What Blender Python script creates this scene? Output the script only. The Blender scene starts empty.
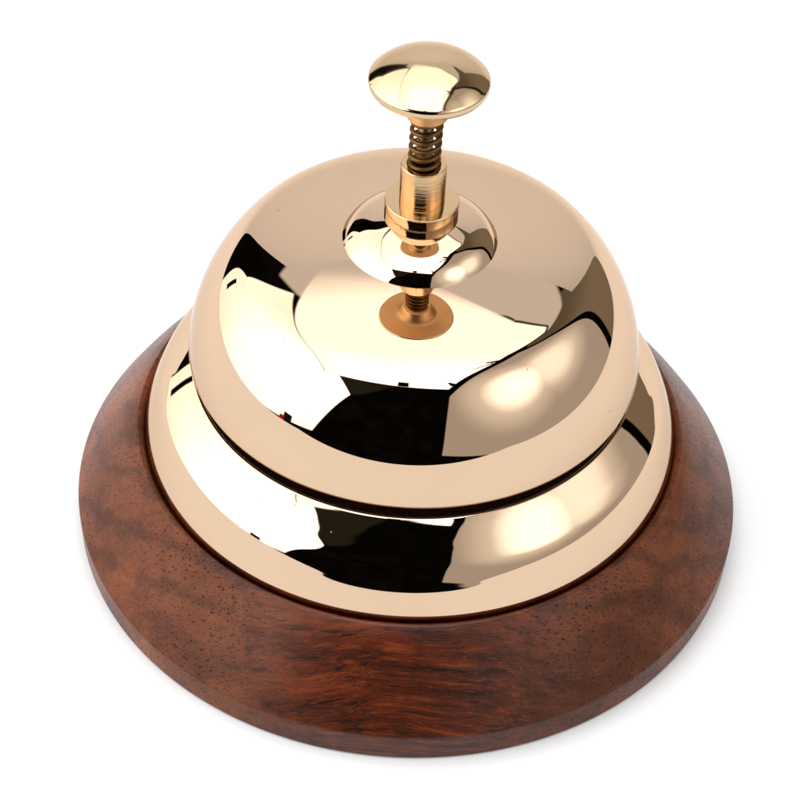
import bpy, bmesh, math
from mathutils import Vector, Matrix

sc = bpy.context.scene
C = sc.collection
MM = 0.001
TAU = 2 * math.pi

# ------------------------------------------------------------------ helpers
def link_mesh(name, bm, mat, parent=None, smooth=True):
    me = bpy.data.meshes.new(name)
    bm.normal_update()
    bm.to_mesh(me); bm.free()
    me.materials.append(mat)
    for p in me.polygons:
        p.use_smooth = smooth
    o = bpy.data.objects.new(name, me)
    C.objects.link(o)
    if parent: o.parent = parent
    return o

def fillet(pts, n=8):
    """Polyline with (r, h, radius) corners -> dense list with rounded corners."""
    out = []
    for i, p in enumerate(pts):
        r, h = p[0], p[1]; rad = p[2] if len(p) > 2 else 0
        if rad == 0 or i in (0, len(pts) - 1):
            out.append((r, h)); continue
        P = Vector((r, h)); A = Vector(pts[i-1][:2]) - P; B = Vector(pts[i+1][:2]) - P
        a = min(rad, A.length * .49); b = min(rad, B.length * .49)
        p0 = P + A.normalized() * a; p1 = P + B.normalized() * b
        for k in range(n + 1):
            t = k / n
            q = p0 * (1-t)**2 + P * 2*t*(1-t) + p1 * t*t
            out.append((q.x, q.y))
    return out

def catmull(pts, n=12):
    """Natural cubic spline through (r, h) points, dense."""
    m = len(pts)
    t = [0.0]
    for i in range(1, m):
        t.append(t[-1] + math.dist(pts[i], pts[i-1]) ** 0.75)
    def spl(y):
        hh = [t[i+1]-t[i] for i in range(m-1)]
        al = [0]*m
        for i in range(1, m-1):
            al[i] = 3*(y[i+1]-y[i])/hh[i] - 3*(y[i]-y[i-1])/hh[i-1]
        l = [1]*m; mu = [0]*m; z = [0]*m
        for i in range(1, m-1):
            l[i] = 2*(t[i+1]-t[i-1]) - hh[i-1]*mu[i-1]
            mu[i] = hh[i]/l[i]; z[i] = (al[i]-hh[i-1]*z[i-1])/l[i]
        c = [0]*m; b = [0]*m; d = [0]*m
        for j in range(m-2, -1, -1):
            c[j] = z[j]-mu[j]*c[j+1]
            b[j] = (y[j+1]-y[j])/hh[j]-hh[j]*(c[j+1]+2*c[j])/3
            d[j] = (c[j+1]-c[j])/(3*hh[j])
        return lambda j, x: y[j]+b[j]*x+c[j]*x*x+d[j]*x**3, hh
    fr, hh = spl([p[0] for p in pts]); fh, _ = spl([p[1] for p in pts])
    out = []
    for j in range(m-1):
        for k in range(n):
            x = hh[j]*k/n
            out.append((fr(j, x), fh(j, x)))
    out.append(pts[-1])
    return out

def lathe(prof, seg=256, bm=None, close=False):
    """Revolve (r, h) millimetre profile about z. r == 0 collapses to a pole."""
    bm = bm or bmesh.new()
    rings = []
    for r, h in prof:
        if r < 1e-6:
            rings.append([bm.verts.new((0, 0, h*MM))])
        else:
            rings.append([bm.verts.new((r*MM*math.cos(TAU*k/seg), r*MM*math.sin(TAU*k/seg), h*MM)) for k in range(seg)])
    pairs = list(zip(rings[:-1], rings[1:]))
    if close: pairs.append((rings[-1], rings[0]))
    for a, b in pairs:
        for k in range(seg):
            k2 = (k+1) % seg
            if len(a) == 1 and len(b) == 1: continue
            if len(a) == 1: bm.faces.new((a[0], b[k2], b[k]))
            elif len(b) == 1: bm.faces.new((a[k], a[k2], b[0]))
            else: bm.faces.new((a[k], a[k2], b[k2], b[k]))
    bmesh.ops.recalc_face_normals(bm, faces=bm.faces)
    return bm

def slot(o, mat, test):
    """Give the faces whose centre passes test(r, h) in mm a second material."""
    o.data.materials.append(mat)
    for p in o.data.polygons:
        if test(math.hypot(p.center.x, p.center.y)/MM, p.center.z/MM): p.material_index = 1

def tube(path, rad, seg=14, bm=None):
    bm = bm or bmesh.new()
    rings = []
    prevn = None
    for i, p in enumerate(path):
        a = path[max(0, i-1)]; b = path[min(len(path)-1, i+1)]
        t = (b-a).normalized()
        n = prevn if prevn else (Vector((0, 0, 1)) if abs(t.z) < .9 else Vector((1, 0, 0)))
        n = (n - t*n.dot(t)).normalized(); prevn = n
        w = t.cross(n)
        rings.append([bm.verts.new(p + (n*math.cos(TAU*k/seg)+w*math.sin(TAU*k/seg))*rad) for k in range(seg)])
    for a, b in zip(rings[:-1], rings[1:]):
        for k in range(seg):
            bm.faces.new((a[k], a[(k+1) % seg], b[(k+1) % seg], b[k]))
    bm.faces.new(rings[0][::-1]); bm.faces.new(rings[-1])
    bmesh.ops.recalc_face_normals(bm, faces=bm.faces)
    return bm

# ------------------------------------------------------------------ materials
class NT:
    def __init__(self, tree): self.t = tree; self.n = tree.nodes; self.l = tree.links
    def new(self, typ, **kw):
        nd = self.n.new(typ)
        for k, v in kw.items():
            if k.startswith('i_'):
                key = k[2:]
                key = int(key) if key.isdigit() else key.replace('_', ' ')
                self.put(nd, key, v)
            else: setattr(nd, k, v)
        return nd
    def put(self, nd, key, v):
        s = nd.inputs[key]
        if hasattr(v, 'is_linked') or hasattr(v, 'links'): self.l.new(v, s)
        else: s.default_value = v
    def math(self, op, a, b=None, c=None, clamp=False):
        nd = self.n.new('ShaderNodeMath'); nd.operation = op; nd.use_clamp = clamp
        self.put(nd, 0, a)
        if b is not None: self.put(nd, 1, b)
        if c is not None: self.put(nd, 2, c)
        return nd.outputs[0]
    def mapr(self, v, a, b, c=0., d=1., smooth=False):
        nd = self.n.new('ShaderNodeMapRange'); nd.clamp = True
        if smooth: nd.interpolation_type = 'SMOOTHSTEP'
        self.put(nd, 'Value', v)
        for k, x in zip(('From Min', 'From Max', 'To Min', 'To Max'), (a, b, c, d)): self.put(nd, k, x)
        return nd.outputs[0]
    def mix(self, f, a, b, blend='MIX'):
        nd = self.n.new('ShaderNodeMix'); nd.data_type = 'RGBA'; nd.blend_type = blend
        self.put(nd, 0, f); self.put(nd, 6, a); self.put(nd, 7, b)
        return nd.outputs[2]
    def ramp(self, f, stops):
        nd = self.n.new('ShaderNodeValToRGB')
        e = nd.color_ramp.elements
        while len(e) < len(stops): e.new(0.5)
        for el, (p, c) in zip(e, stops): el.position = p; el.color = (*c, 1)
        self.put(nd, 0, f); return nd.outputs[0]

def material(name):
    m = bpy.data.materials.new(name); m.use_nodes = True
    nt = NT(m.node_tree); nt.n.clear()
    out = nt.new('ShaderNodeOutputMaterial'); b = nt.new('ShaderNodeBsdfPrincipled')
    nt.l.new(b.outputs[0], out.inputs[0])
    return m, nt, b

def brass(name, col, rough, rings=0.0, pits=0.6, wave=0.0):
    m, nt, b = material(name)
    tc = nt.new('ShaderNodeTexCoord'); P = tc.outputs['Object']
    # tiny casting pits and tarnish specks
    v = nt.new('ShaderNodeTexVoronoi', i_Vector=P, i_Scale=310.0)
    n = nt.new('ShaderNodeTexNoise', i_Vector=P, i_Scale=90.0)
    keep = nt.new('ShaderNodeSeparateColor', i_Color=v.outputs['Color'])
    spot = nt.mapr(v.outputs['Distance'], .075, .04)
    spot = nt.math('MULTIPLY', spot, nt.mapr(keep.outputs[0], .80, .82))
    spot = nt.math('MULTIPLY', spot, pits)
    # faint polishing haze
    hz = nt.new('ShaderNodeTexNoise', i_Vector=P, i_Scale=70.0, i_Detail=6.0)
    c = nt.mix(spot, (*col, 1), (.10, .06, .03, 1))
    c = nt.mix(nt.mapr(hz.outputs[0], .45, .75, 0, .10), c, (col[0]*.8, col[1]*.76, col[2]*.7, 1))
    nt.put(b, 'Base Color', c)
    b.inputs['Metallic'].default_value = 1
    b.inputs['Specular Tint'].default_value = (.80, .73, .67, 1)   # duller at grazing angles
    nt.put(b, 'Roughness', nt.math('ADD', nt.mapr(hz.outputs[0], .4, .8, rough, rough*1.8), nt.math('MULTIPLY', spot, .4)))
    if rings or wave:
        s = nt.new('ShaderNodeSeparateXYZ', i_Vector=P)
        if rings:
            cz = nt.new('ShaderNodeCombineXYZ', i_Z=nt.math('MULTIPLY', s.outputs[2], 5200.))
            sc_ = nt.new('ShaderNodeMapping', vector_type='POINT'); nt.l.new(P, sc_.inputs[0]); sc_.inputs['Scale'].default_value = (40, 40, 5200)
            rn = nt.new('ShaderNodeTexNoise', i_Vector=sc_.outputs[0], i_Scale=1.0, i_Detail=3.0)
            bp = nt.new('ShaderNodeBump', i_Strength=rings, i_Distance=.00008, i_Height=rn.outputs[0])
            nt.l.new(bp.outputs[0], b.inputs['Normal'])
        else:
            wn = nt.new('ShaderNodeTexNoise', i_Vector=P, i_Scale=55.0, i_Detail=1.5)
            bp = nt.new('ShaderNodeBump', i_Strength=wave, i_Distance=.0002, i_Height=wn.outputs[0])
            nt.l.new(bp.outputs[0], b.inputs['Normal'])
    return m

BR = (0.665, 0.485, 0.340)
M_bell = brass('polished_brass', BR, .012, wave=.04)
M_ring = brass('polished_brass_ring', BR, .015, wave=.022)
M_cap = brass('polished_brass_cap', BR, .015, wave=.03)
M_knob = brass('polished_brass_knob', (.62, .455, .285), .075, wave=.05, pits=.5)
M_sleeve = brass('turned_brass', (.65, .445, .245), .08, rings=.36)
M_under = brass('machined_brass', (.66, .43, .22), .40, rings=.2)
M_collar = brass('turned_brass_collar', (.65, .45, .27), .045, rings=.10)
M_spring = brass('bronze_spring', (.14, .072, .024), .32)
M_rod = brass('tarnished_rod', (.24, .15, .08), .32, rings=.6)
M_inner = brass('dull_inner_brass', (.46, .29, .12), .35)

def rosewood():
    m, nt, b = material('rosewood')
    tc = nt.new('ShaderNodeTexCoord'); P = tc.outputs['Object']
    sn = nt.new('ShaderNodeSeparateXYZ', i_Vector=tc.outputs['Normal'])
    nx = nt.math('ABSOLUTE', sn.outputs[0])
    end = nt.mapr(nx, .10, .55, smooth=True)         # 1 where the fibres are cut across
    # warp the block so that the fibres wander
    def warped(src, scale, amp, detail=2.0):
        w = nt.new('ShaderNodeTexNoise', i_Vector=P, i_Scale=scale, i_Detail=detail)
        wv = nt.new('ShaderNodeVectorMath', operation='SUBTRACT'); nt.l.new(w.outputs[1], wv.inputs[0]); wv.inputs[1].default_value = (.5, .5, .5)
        ws = nt.new('ShaderNodeVectorMath', operation='SCALE'); nt.l.new(wv.outputs[0], ws.inputs[0]); ws.inputs['Scale'].default_value = amp
        wa = nt.new('ShaderNodeVectorMath', operation='ADD'); nt.l.new(src, wa.inputs[0]); nt.l.new(ws.outputs[0], wa.inputs[1])
        return wa.outputs[0]
    W0 = warped(P, 24.0, .011); W1 = warped(W0, 150.0, .0006, 2.0); W2 = warped(P, 36.0, .013, 3.0)
    def grain(scale, rot=(0, math.radians(2), math.radians(-5)), src=None):
        mp = nt.new('ShaderNodeMapping'); nt.l.new(src or W1, mp.inputs[0])
        mp.inputs['Rotation'].default_value = rot; mp.inputs['Scale'].default_value = scale
        return mp.outputs[0]
    def noise(vec, detail=3.0, rough=.55):
        return nt.new('ShaderNodeTexNoise', i_Vector=vec, i_Scale=1.0, i_Detail=detail, i_Roughness=rough).outputs[0]
    def streaks(f): return nt.math('MULTIPLY', f, nt.mapr(end, 0, 1, 1.0, .22))
    # growth bands: slow light and dark layers through the block
    band = nt.new('ShaderNodeTexWave', wave_type='BANDS', bands_direction='DIAGONAL', i_Scale=15.0, i_Distortion=6.0, i_Detail=4.0, i_Vector=grain((1.0, 2.4, 3.2), src=W2))
    nt.put(band, 'Detail Scale', 2.0)
    broad = noise(grain((14, 60, 60)), 5.0, .6)
    base = nt.mix(end, (.070, .0108, .0031, 1), (.132, .0365, .0130, 1))
    dark = nt.mix(end, (.016, .0034, .0016, 1), (.040, .0092, .0038, 1))
    lite = nt.mix(end, (.125, .0240, .0052, 1), (.215, .0600, .0195, 1))
    col = nt.mix(nt.mapr(band.outputs[0], .45, 1.0, 0, .54), base, dark)
    col = nt.mix(nt.mapr(broad, .52, .66, 0, .70), col, dark)
    col = nt.mix(nt.mapr(broad, .47, .33, 0, .75), col, lite)
    # fibres, strong on the long grain
    s1 = noise(grain((30, 640, 640)), 5.0, .66); s2 = noise(grain((85, 1700, 1700)), 4.0, .66); s3 = noise(grain((500, 3800, 3800)), 3.0, .6)
    col = nt.mix(streaks(nt.mapr(s1, .54, .66, 0, .80)), col, (.150, .0290, .0058, 1))
    col = nt.mix(streaks(nt.mapr(s1, .47, .36, 0, .95)), col, (.0085, .0026, .0018, 1))
    col = nt.mix(streaks(nt.mapr(s2, .56, .70, 0, .65)), col, (.165, .0350, .0075, 1))
    col = nt.mix(streaks(nt.mapr(s2, .46, .32, 0, .90)), col, (.0085, .0026, .0018, 1))
    col = nt.mix(nt.mapr(s3, .57, .72, 0, .30), col, (.20, .060, .022, 1))
    col = nt.mix(nt.mapr(s3, .44, .30, 0, .50), col, (.012, .004, .0025, 1))
    # curly figure running across the grain
    curl = noise(grain((230, 46, 46)), 2.0)
    col = nt.mix(nt.mapr(curl, .52, .76, 0, .40), col, dark)
    # open pores: tubes along the grain, round dots where the end grain is cut
    def pores(scale, thr, dens):
        sp = nt.new('ShaderNodeSeparateXYZ', i_Vector=grain((1, scale, scale), src=W0))
        v2 = nt.new('ShaderNodeCombineXYZ', i_X=sp.outputs[1], i_Y=sp.outputs[2])
        v = nt.new('ShaderNodeTexVoronoi', voronoi_dimensions='2D', i_Vector=v2.outputs[0], i_Scale=1.0)
        k = nt.new('ShaderNodeSeparateColor', i_Color=v.outputs['Color'])
        lim = nt.math('MULTIPLY', nt.math('ADD', nt.math('MULTIPLY', k.outputs[1], .8), .4), thr)
        p = nt.mapr(nt.math('DIVIDE', v.outputs['Distance'], lim), 1.0, .5)
        return nt.math('MULTIPLY', p, nt.mapr(k.outputs[0], dens, dens+.02))
    gaps = nt.mapr(noise(grain((260, 900, 900)), 2.0), .47, .56)     # vessels surface only in short dashes on the long grain
    zone = nt.new('ShaderNodeTexNoise', i_Vector=P, i_Scale=30.0, i_Detail=1.0).outputs[0]
    big = nt.math('MULTIPLY', pores(980, .160, .08), nt.mapr(zone, .38, .54, .30, 1.0))
    p = nt.math('MAXIMUM', big, nt.math('MULTIPLY', pores(1800, .185, .30), .70))
    p = nt.math('MULTIPLY', p, nt.mapr(end, 0, .6, .55, 1.0))
    p = nt.math('MULTIPLY', p, nt.math('MAXIMUM', gaps, nt.mapr(end, .25, .7)))
    col = nt.mix(nt.math('MULTIPLY', p, .90), col, (.0065, .0026, .0020, 1))
    nt.put(b, 'Base Color', col)
    nt.put(b, 'Roughness', nt.math('ADD', nt.mapr(s2, .3, .7, .38, .24), nt.math('MULTIPLY', p, .3)))
    nt.put(b, 'Specular IOR Level', nt.mapr(end, 0, 1, .27, .13))
    hgt = nt.math('SUBTRACT', nt.math('ADD', nt.math('MULTIPLY', streaks(s2), .3), nt.math('MULTIPLY', s3, .12)), nt.math('MULTIPLY', p, .9))
    bp = nt.new('ShaderNodeBump', i_Strength=nt.mapr(end, 0, .7, .30, .60), i_Distance=.00016, i_Height=hgt)
    nt.l.new(bp.outputs[0], b.inputs['Normal'])
    return m
M_wood = rosewood()

m, nt, b = material('white_paper')
n = nt.new('ShaderNodeTexNoise', i_Scale=900.0); tcp = nt.new('ShaderNodeTexCoord'); nt.l.new(tcp.outputs['Object'], n.inputs['Vector'])
nt.put(b, 'Base Color', nt.mix(n.outputs[0], (.72, .72, .725, 1), (.75, .75, .755, 1)))
b.inputs['Roughness'].default_value = .9; b.inputs['Specular IOR Level'].default_value = .1
M_paper = m

# ------------------------------------------------------------------ setting
# one sheet of white paper: flat under the bell, curving up into a wall behind it
prof_y = [(-.385, 0), (-.2, 0), (0, 0), (.15, 0), (.255, 0)]
for k in range(1, 17):
    a = k/16*math.pi/2
    prof_y.append((.255+.16*math.sin(a), .16-.16*math.cos(a)))
prof_y += [(.415, .3), (.415, .40), (.415, .50)]
bm = bmesh.new(); rows = []
for y, z in prof_y:
    x0 = -.46 if y <= 0 else -.46+.05*y/.255 if y < .256 else -.41+.105*(y-.255)/.16
    if z > .16: x0 = -.305+.085*(z-.16)/.34
    x1 = .37 if y < .1 else .37-.035*(y-.1)/.315
    rows.append([bm.verts.new((x0+(x1-x0)*k/12, y, z)) for k in range(13)])
for a, c in zip(rows[:-1], rows[1:]):
    for k in range(12): bm.faces.new((a[k], a[k+1], c[k+1], c[k]))
table = link_mesh('white_paper_sweep', bm, M_paper)
table['kind'] = 'structure'

# ------------------------------------------------------------------ the bell
root = bpy.data.objects.new('desk_bell', None); C.objects.link(root)
root.empty_display_size = .02
root['label'] = 'polished brass counter bell with domed push knob on a round dark wood base'
root['category'] = 'desk bell'

# wooden base
wood = [(0, .35), (64.0, .25)] + fillet([(64.0, .25), (64.95, .4, .3), (65.1, 6.25, .38), (63.6, 8.45)], 6)[1:]
wood += catmull([(63.6, 8.45), (60.6, 12.75), (57.2, 17.2), (54.2, 20.75), (52.7, 22.15)], 10)[1:]
wood += fillet([(52.7, 22.15), (52.3, 22.32, .3), (51.75, 21.95, .3), (51.35, 21.3, .2), (51.2, 20.4), (50.4, 19.9), (0, 19.9)], 5)[1:]
wooden_base = link_mesh('wooden_base', lathe(wood, 320), M_wood, root)

# brass ring that the bell sits over
ring = fillet([(44, 20.0), (50.8, 20.0), (50.8, 21.5), (51.1, 21.7, .2), (51.16, 22.2), (51.1, 23.0)], 6)
ring += catmull([(51.10, 23.00), (50.83, 24.17), (50.51, 25.32), (50.13, 26.46), (49.70, 27.58), (49.23, 28.69), (48.75, 29.79), (48.22, 30.86), (47.59, 31.89), (46.85, 32.83), (46.06, 33.73), (45.23, 34.60), (44.40, 35.46), (43.55, 36.31), (42.68, 37.14), (41.79, 37.94)], 16)[1:]
ring += fillet([ring[-1], (41.59, 38.09, .25), (41.19, 38.04, .25), (40.3, 37.2), (40.0, 34), (40.0, 22), (44, 21)], 6)[1:]
base_ring = link_mesh('base_ring', lathe(ring, 320), M_ring, root)
slot(base_ring, M_inner, lambda r, h: r < 40.6 or h < 20.5)

# bell dome: slope angle runs smoothly from the lip to the crown
def bell_profile():
    n = 220
    kn = [-1.25, -1.2, -1.1, -1.75, -2.9, -2.2, .5]
    raw = []
    for i in range(n):
        t = i/(n-1)*6; j = min(5, int(t)); raw.append(math.exp(kn[j]+(kn[j+1]-kn[j])*(t-j)))
    w = []
    H = 30
    for i in range(n):
        s = ws = 0
        for k in range(-H, H+1):
            g = .5+.5*math.cos(math.pi*k/(H+1)); s += g*raw[min(n-1, max(0, i+k))]; ws += g
        w.append(s/ws)
    r, h = 42.15, 41.30
    out = [(r, h)]
    for i in range(n):
        a = math.radians(88-(88-6)*i/(n-1))
        r -= math.cos(a)*w[i]*160/n; h += math.sin(a)*w[i]*160/n
        out.append((r, 41.30+(h-41.30)*.967))
    return out
bp_ = bell_profile()
top_r, top_h = bp_[-1]
outer = bp_[:]
inner = [(r-1.15*min(1, r/20), h-1.1) for r, h in bp_[::-6]][:-1] + [(40.95, 41.3)]
bell = fillet([(40.95, 41.15), (41.2, 40.9, .25), (41.9, 40.9, .3), outer[1], outer[2]], 5) + outer[3:]
bell += [(8, top_h+.35), (3, top_h+.5)]
bell += [(3, top_h-.8)] + inner
def inner_h(r):
    i = min(range(len(outer)), key=lambda k: abs(outer[k][0]-r))
    return outer[i][1]-.55
bell_dome = link_mesh('bell_dome', lathe(bell, 320, close=True), M_bell, root)
slot(bell_dome, M_inner, lambda r, h: r < 41.1 and h < 42.1 or h < inner_h(r))

# shallow domed cap disc
cap = fillet([(12.5, 66.3), (13.85, 66.4), (13.98, 66.75, .1), (13.92, 67.0)], 5)
cap += catmull([(13.92, 67.0), (13.35, 67.95), (12.7, 68.78), (12.0, 69.48), (11.2, 70.06), (10.2, 70.62), (9.2, 71.05), (7.8, 71.52), (6.6, 71.88), (5, 72.3), (3, 72.7)], 14)[1:]
cap_disc = link_mesh('cap_disc', lathe(cap, 256), M_cap, root)
print('TOP', top_r, top_h)

# collar and sleeve
collar = fillet([(5.6, 71.3), (6.3, 71.55, .1), (6.45, 71.75, .06), (6.45, 71.9, .04), (6.6, 71.98, .06), (6.6, 75.9, .2), (3.9, 75.9)], 4)
link_mesh('collar', lathe(collar, 128), M_collar, root)
sleeve = fillet([(3.95, 75.5), (4.05, 75.95, .1), (4.05, 83.7, .25), (2.95, 83.7, .12), (2.85, 79.0), (0, 79.0)], 4)
link_mesh('sleeve', lathe(sleeve, 96), M_sleeve, root)

# plunger rod, spring, knob
LEAN = Vector((-0.0, 0, 0))
rod = fillet([(0, 79.1), (1.42, 79.1), (1.42, 94.5), (0, 94.5)], 3)
link_mesh('plunger_rod', lathe(rod, 48), M_rod, root)
path = []
turns = 7.8
z0, z1 = 79.6, 93.5
for i in range(int(turns*48)+1):
    t = i/(turns*48)
    zz = z0+(z1-z0)*t
    a = TAU*turns*t+1.2
    R_ = 2.5
    path.append(Vector((R_*math.cos(a)-.08+.25*t, R_*math.sin(a), zz))*MM)
link_mesh('spring', tube(path, .41*MM), M_spring, root)

knob = fillet([(0, 93.6), (3.35, 93.6), (3.68, 93.95, .3), (4.2, 96.6), (5.2, 98.4, 1.0), (9.4, 99.75), (10.1, 100.05, .2), (10.32, 100.5, .3), (10.32, 101.4, .3), (10.05, 101.75)], 6)
knob += catmull([(10.05, 101.75), (8.7, 102.95), (6.9, 104.05), (4.7, 104.95), (2.4, 105.5), (0, 105.65)], 14)[1:]
knob_ob = link_mesh('knob', lathe(knob, 192), M_knob, root)
knob_ob.location.x = .15*MM
slot(knob_ob, M_under, lambda r, h: h < 99.9)

# ------------------------------------------------------------------ camera
fpx, th, ro, tx, ty, d = 2000, .7683, .049, 2.1376, -18.9968, 404.2472
right = Vector((1, 0, 0)); up = Vector((0, math.sin(th), math.cos(th))); fw = Vector((0, math.cos(th), -math.sin(th)))
pos = -(right*tx + up*ty + fw*d)*MM
r2 = right*math.cos(ro) + up*math.sin(ro)
u2 = -right*math.sin(ro) + up*math.cos(ro)
cd = bpy.data.cameras.new('camera'); cam = bpy.data.objects.new('camera', cd); C.objects.link(cam)
M3 = Matrix((r2, u2, -fw)).transposed()
cam.matrix_world = Matrix.Translation(pos) @ M3.to_4x4()
cd.sensor_width = 36; cd.lens = 36*fpx/800
cd.clip_start = .01; cd.clip_end = 50
sc.camera = cam

# ------------------------------------------------------------------ studio light
wd = bpy.data.worlds.new('World'); sc.world = wd; wd.use_nodes = True
nt = NT(wd.node_tree); nt.n.clear()
wo = nt.new('ShaderNodeOutputWorld'); bg = nt.new('ShaderNodeBackground'); nt.l.new(bg.outputs[0], wo.inputs[0])
geo = nt.new('ShaderNodeTexCoord')
DIR = nt.new('ShaderNodeVectorMath', operation='NORMALIZE'); nt.l.new(geo.outputs['Generated'], DIR.inputs[0]); DIR = DIR.outputs[0]

def sky_dir(az, el):
    """Direction from the bell: az 0 = towards the camera, + = to the right."""
    a, e = math.radians(az), math.radians(el)
    return Vector((math.cos(e)*math.sin(a), -math.cos(e)*math.cos(a), math.sin(e)))
def dotv(v):
    nd = nt.new('ShaderNodeVectorMath', operation='DOT_PRODUCT'); nt.l.new(DIR, nd.inputs[0]); nd.inputs[1].default_value = v
    return nd.outputs['Value']
def panel(corners, soft=.012, grow=0.0):
    """Mask of a flat-sided light panel seen from the bell (corners in order)."""
    vs = [sky_dir(*c) for c in corners]
    cen = sum(vs, Vector()).normalized(); acc = None
    for i, (a, b) in enumerate(zip(vs, vs[1:]+vs[:1])):
        n_ = a.cross(b).normalized()
        if n_.dot(cen) < 0: n_ = -n_
        s_ = soft[i] if isinstance(soft, (list, tuple)) else soft
        g_ = grow[i] if isinstance(grow, (list, tuple)) else grow
        e_ = nt.mapr(dotv(n_), -s_/2-g_, s_/2-g_, smooth=True)
        acc = e_ if acc is None else nt.math('MULTIPLY', acc, e_)
    return acc
def glow(az, el, r0, r1):
    """1 inside r0 degrees of a direction, falling to 0 at r1."""
    return nt.mapr(dotv(sky_dir(az, el)), math.cos(math.radians(r1)), math.cos(math.radians(r0)), smooth=True)
def fr(x, y):
    """az, el of a point on the ceiling plane one unit above the bell."""
    return math.degrees(math.atan2(x, -y)), math.degrees(math.atan2(1, math.hypot(x, y)))
BLACK = (.002, .002, .0015, 1)

# dark studio with a faint warm clutter
nz = nt.new('ShaderNodeTexNoise', i_Vector=DIR, i_Scale=7.0, i_Detail=5.0)
env = nt.mix(nt.mapr(nz.outputs[0], .45, .85), BLACK, (.007, .006, .004, 1))
# dim side wall behind the right-hand softbox
ol = nt.mix(glow(128, 10, 5, 40), (.12, .10, .075, 1), (.24, .205, .155, 1))
env = nt.mix(panel([(112, -14), (106, 57), (148, 57), (148, -14)], .02), env, ol)
# paper flap above back wall at right; added glow carries it across the rear
env = nt.mix(panel([(128, 51.5), (141, 45), (156, 40), (176, 40), (200, 40), (209, 43), (209, 54), (180, 60), (140, 60)], .02), env, (.74, .74, .74, 1))
# dark ribbed cloth hanging below the overhead
env = nt.mix(panel([(-56, 42), (-32, 31), (-24, 37), (-6, 52), (-20, 56)], .04), env, (.020, .019, .014, 1))
# left softbox
lc = nt.mix(glow(-62, 22, 10, 60), (1.75, 1.75, 1.75, 1), (2.7, 2.7, 2.7, 1))
L_ = panel([(-33.5, 30.5), (-46.5, -5.5), (-60, -7.5), (-90, -9), (-130, -11), (-131, 6), (-131, 24), (-124.6, 57.5)])
L_ = nt.math('MAXIMUM', L_, panel([(-130, 22.5), (-142, 41), (-147, 45.5), (-150.5, 49), (-124.6, 57.5), (-90, 50)]))
cl = nt.new('ShaderNodeTexNoise', i_Vector=DIR, i_Scale=2.2, i_Detail=2.0)     # folds in the diffuser cloth
lc = nt.mix(1.0, lc, nt.ramp(cl.outputs[0], [(.30, (.93, .925, .90)), (.65, (1.05, 1.05, 1.05))]), 'MULTIPLY')
env = nt.mix(L_, env, lc)
# overhead softbox, its far edge fading into the paper
soft = .012
OC = [fr(-.975, -.713), fr(.38, -.90), fr(.45, .17), fr(.34, .595), fr(.18, .70), fr(-.05, .80), fr(-.36, .80)]
oc = nt.mix(glow(0, 62, 3, 48), (1.95, 1.95, 1.95, 1), (2.9, 2.9, 2.9, 1))
env = nt.mix(panel(OC, soft, [.0, .0, .0, .012, .0, -.1, .008]), env, BLACK)
OT = [fr(.40, .05), fr(.60, .47), fr(.57, .54), fr(.343, .595), fr(.0, .5)]
env = nt.mix(panel(OT, soft, .014), env, BLACK)
O_ = nt.math('MAXIMUM', panel(OC, [soft, soft, soft, soft, .08, .22, soft]), panel(OT, soft))
env = nt.mix(O_, env, oc)
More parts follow.
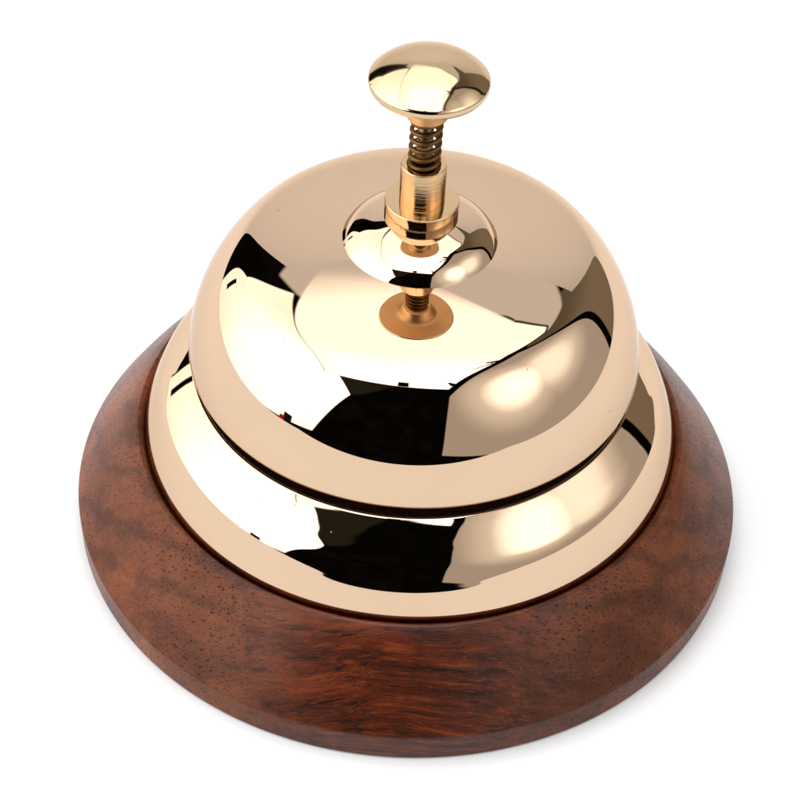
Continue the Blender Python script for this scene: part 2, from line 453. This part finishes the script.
# right softbox: grey cloth with a hot lamp behind it, black rim and stand
RC = [(14.6, -2.5), (17.0, 17), (21.6, 38), fr(.505, -.27), fr(.55, .15), (112.9, 48.8), (114.7, 35), (113.6, 17), (113.7, 0), (113, -13), (60, -11), (28, -8)]
env = nt.mix(panel(RC, .012, [.02, .02, .03, .045, .045, .05, .07, .075, .08, .08, .05, .03]), env, BLACK)
R_ = panel(RC)
hot = nt.math('MAXIMUM', glow(56, 29, 2, 32), glow(84, 28, 2, 27))
rc = nt.mix(hot, (.50, .475, .45, 1), (1.0, 1.0, .95, 1))
hot2 = nt.math('MAXIMUM', glow(58, 29, 1, 19), nt.math('MULTIPLY', glow(82, 27, 1, 18), .45))
rc = nt.mix(hot2, rc, (2.2, 2.3, 2.3, 1))
env = nt.mix(R_, env, rc)
# clamp on the overhead's front edge, lever on the stand, gadget by the left softbox
env = nt.mix(panel([(-10, 50), (-10.5, 56), (-2.5, 56), (-2.5, 50)]), env, BLACK)
env = nt.mix(panel([fr(.47, .0), fr(.36, .02), fr(.355, .06), fr(.47, .06)]), env, BLACK)
env = nt.mix(panel([fr(.44, -.02), fr(.35, -.16), fr(.33, -.15), fr(.42, .01)]), env, BLACK)
env = nt.mix(panel([fr(.38, -.80), fr(.30, -.66), fr(.32, -.64), fr(.42, -.72)]), env, BLACK)
env = nt.mix(panel([(-56, -5), (-56, -.5), (-60.5, -.5), (-60.5, -5)]), env, (.01, .01, .01, 1))
env = nt.mix(panel([(-60, -6.5), (-60, -3), (-62.5, -3.5), (-62.5, -6.5)]), env, (.35, .02, .01, 1))
# dark window in the edge of the left softbox
env = nt.mix(panel([(-123.8, -1), (-123.8, 10), (-126, 10), (-126, -1)]), env, BLACK)
nt.l.new(env, bg.inputs[0])
bg.inputs[1].default_value = 1.15
wd.cycles.sampling_method = 'MANUAL'; wd.cycles.sample_map_resolution = 1024

# fill lamp added to brighten the paper wall, not part of the set
ld = bpy.data.lights.new('wall_fill_light', 'AREA'); ld.shape = 'RECTANGLE'; ld.size = .5; ld.size_y = .10
ld.energy = .68; ld.spread = math.radians(100)
lo = bpy.data.objects.new('wall_fill_light', ld); C.objects.link(lo)
lo.location = (0, -.02, .62)
lo.rotation_euler = Vector((0, .415, -.36)).to_track_quat('-Z', 'Y').to_euler()

sc.view_settings.view_transform = 'Standard'; sc.view_settings.look = 'None'
sc.view_settings.exposure = 0; sc.view_settings.gamma = 1
sc.cycles.max_bounces = 10; sc.cycles.glossy_bounces = 8; sc.cycles.diffuse_bounces = 4
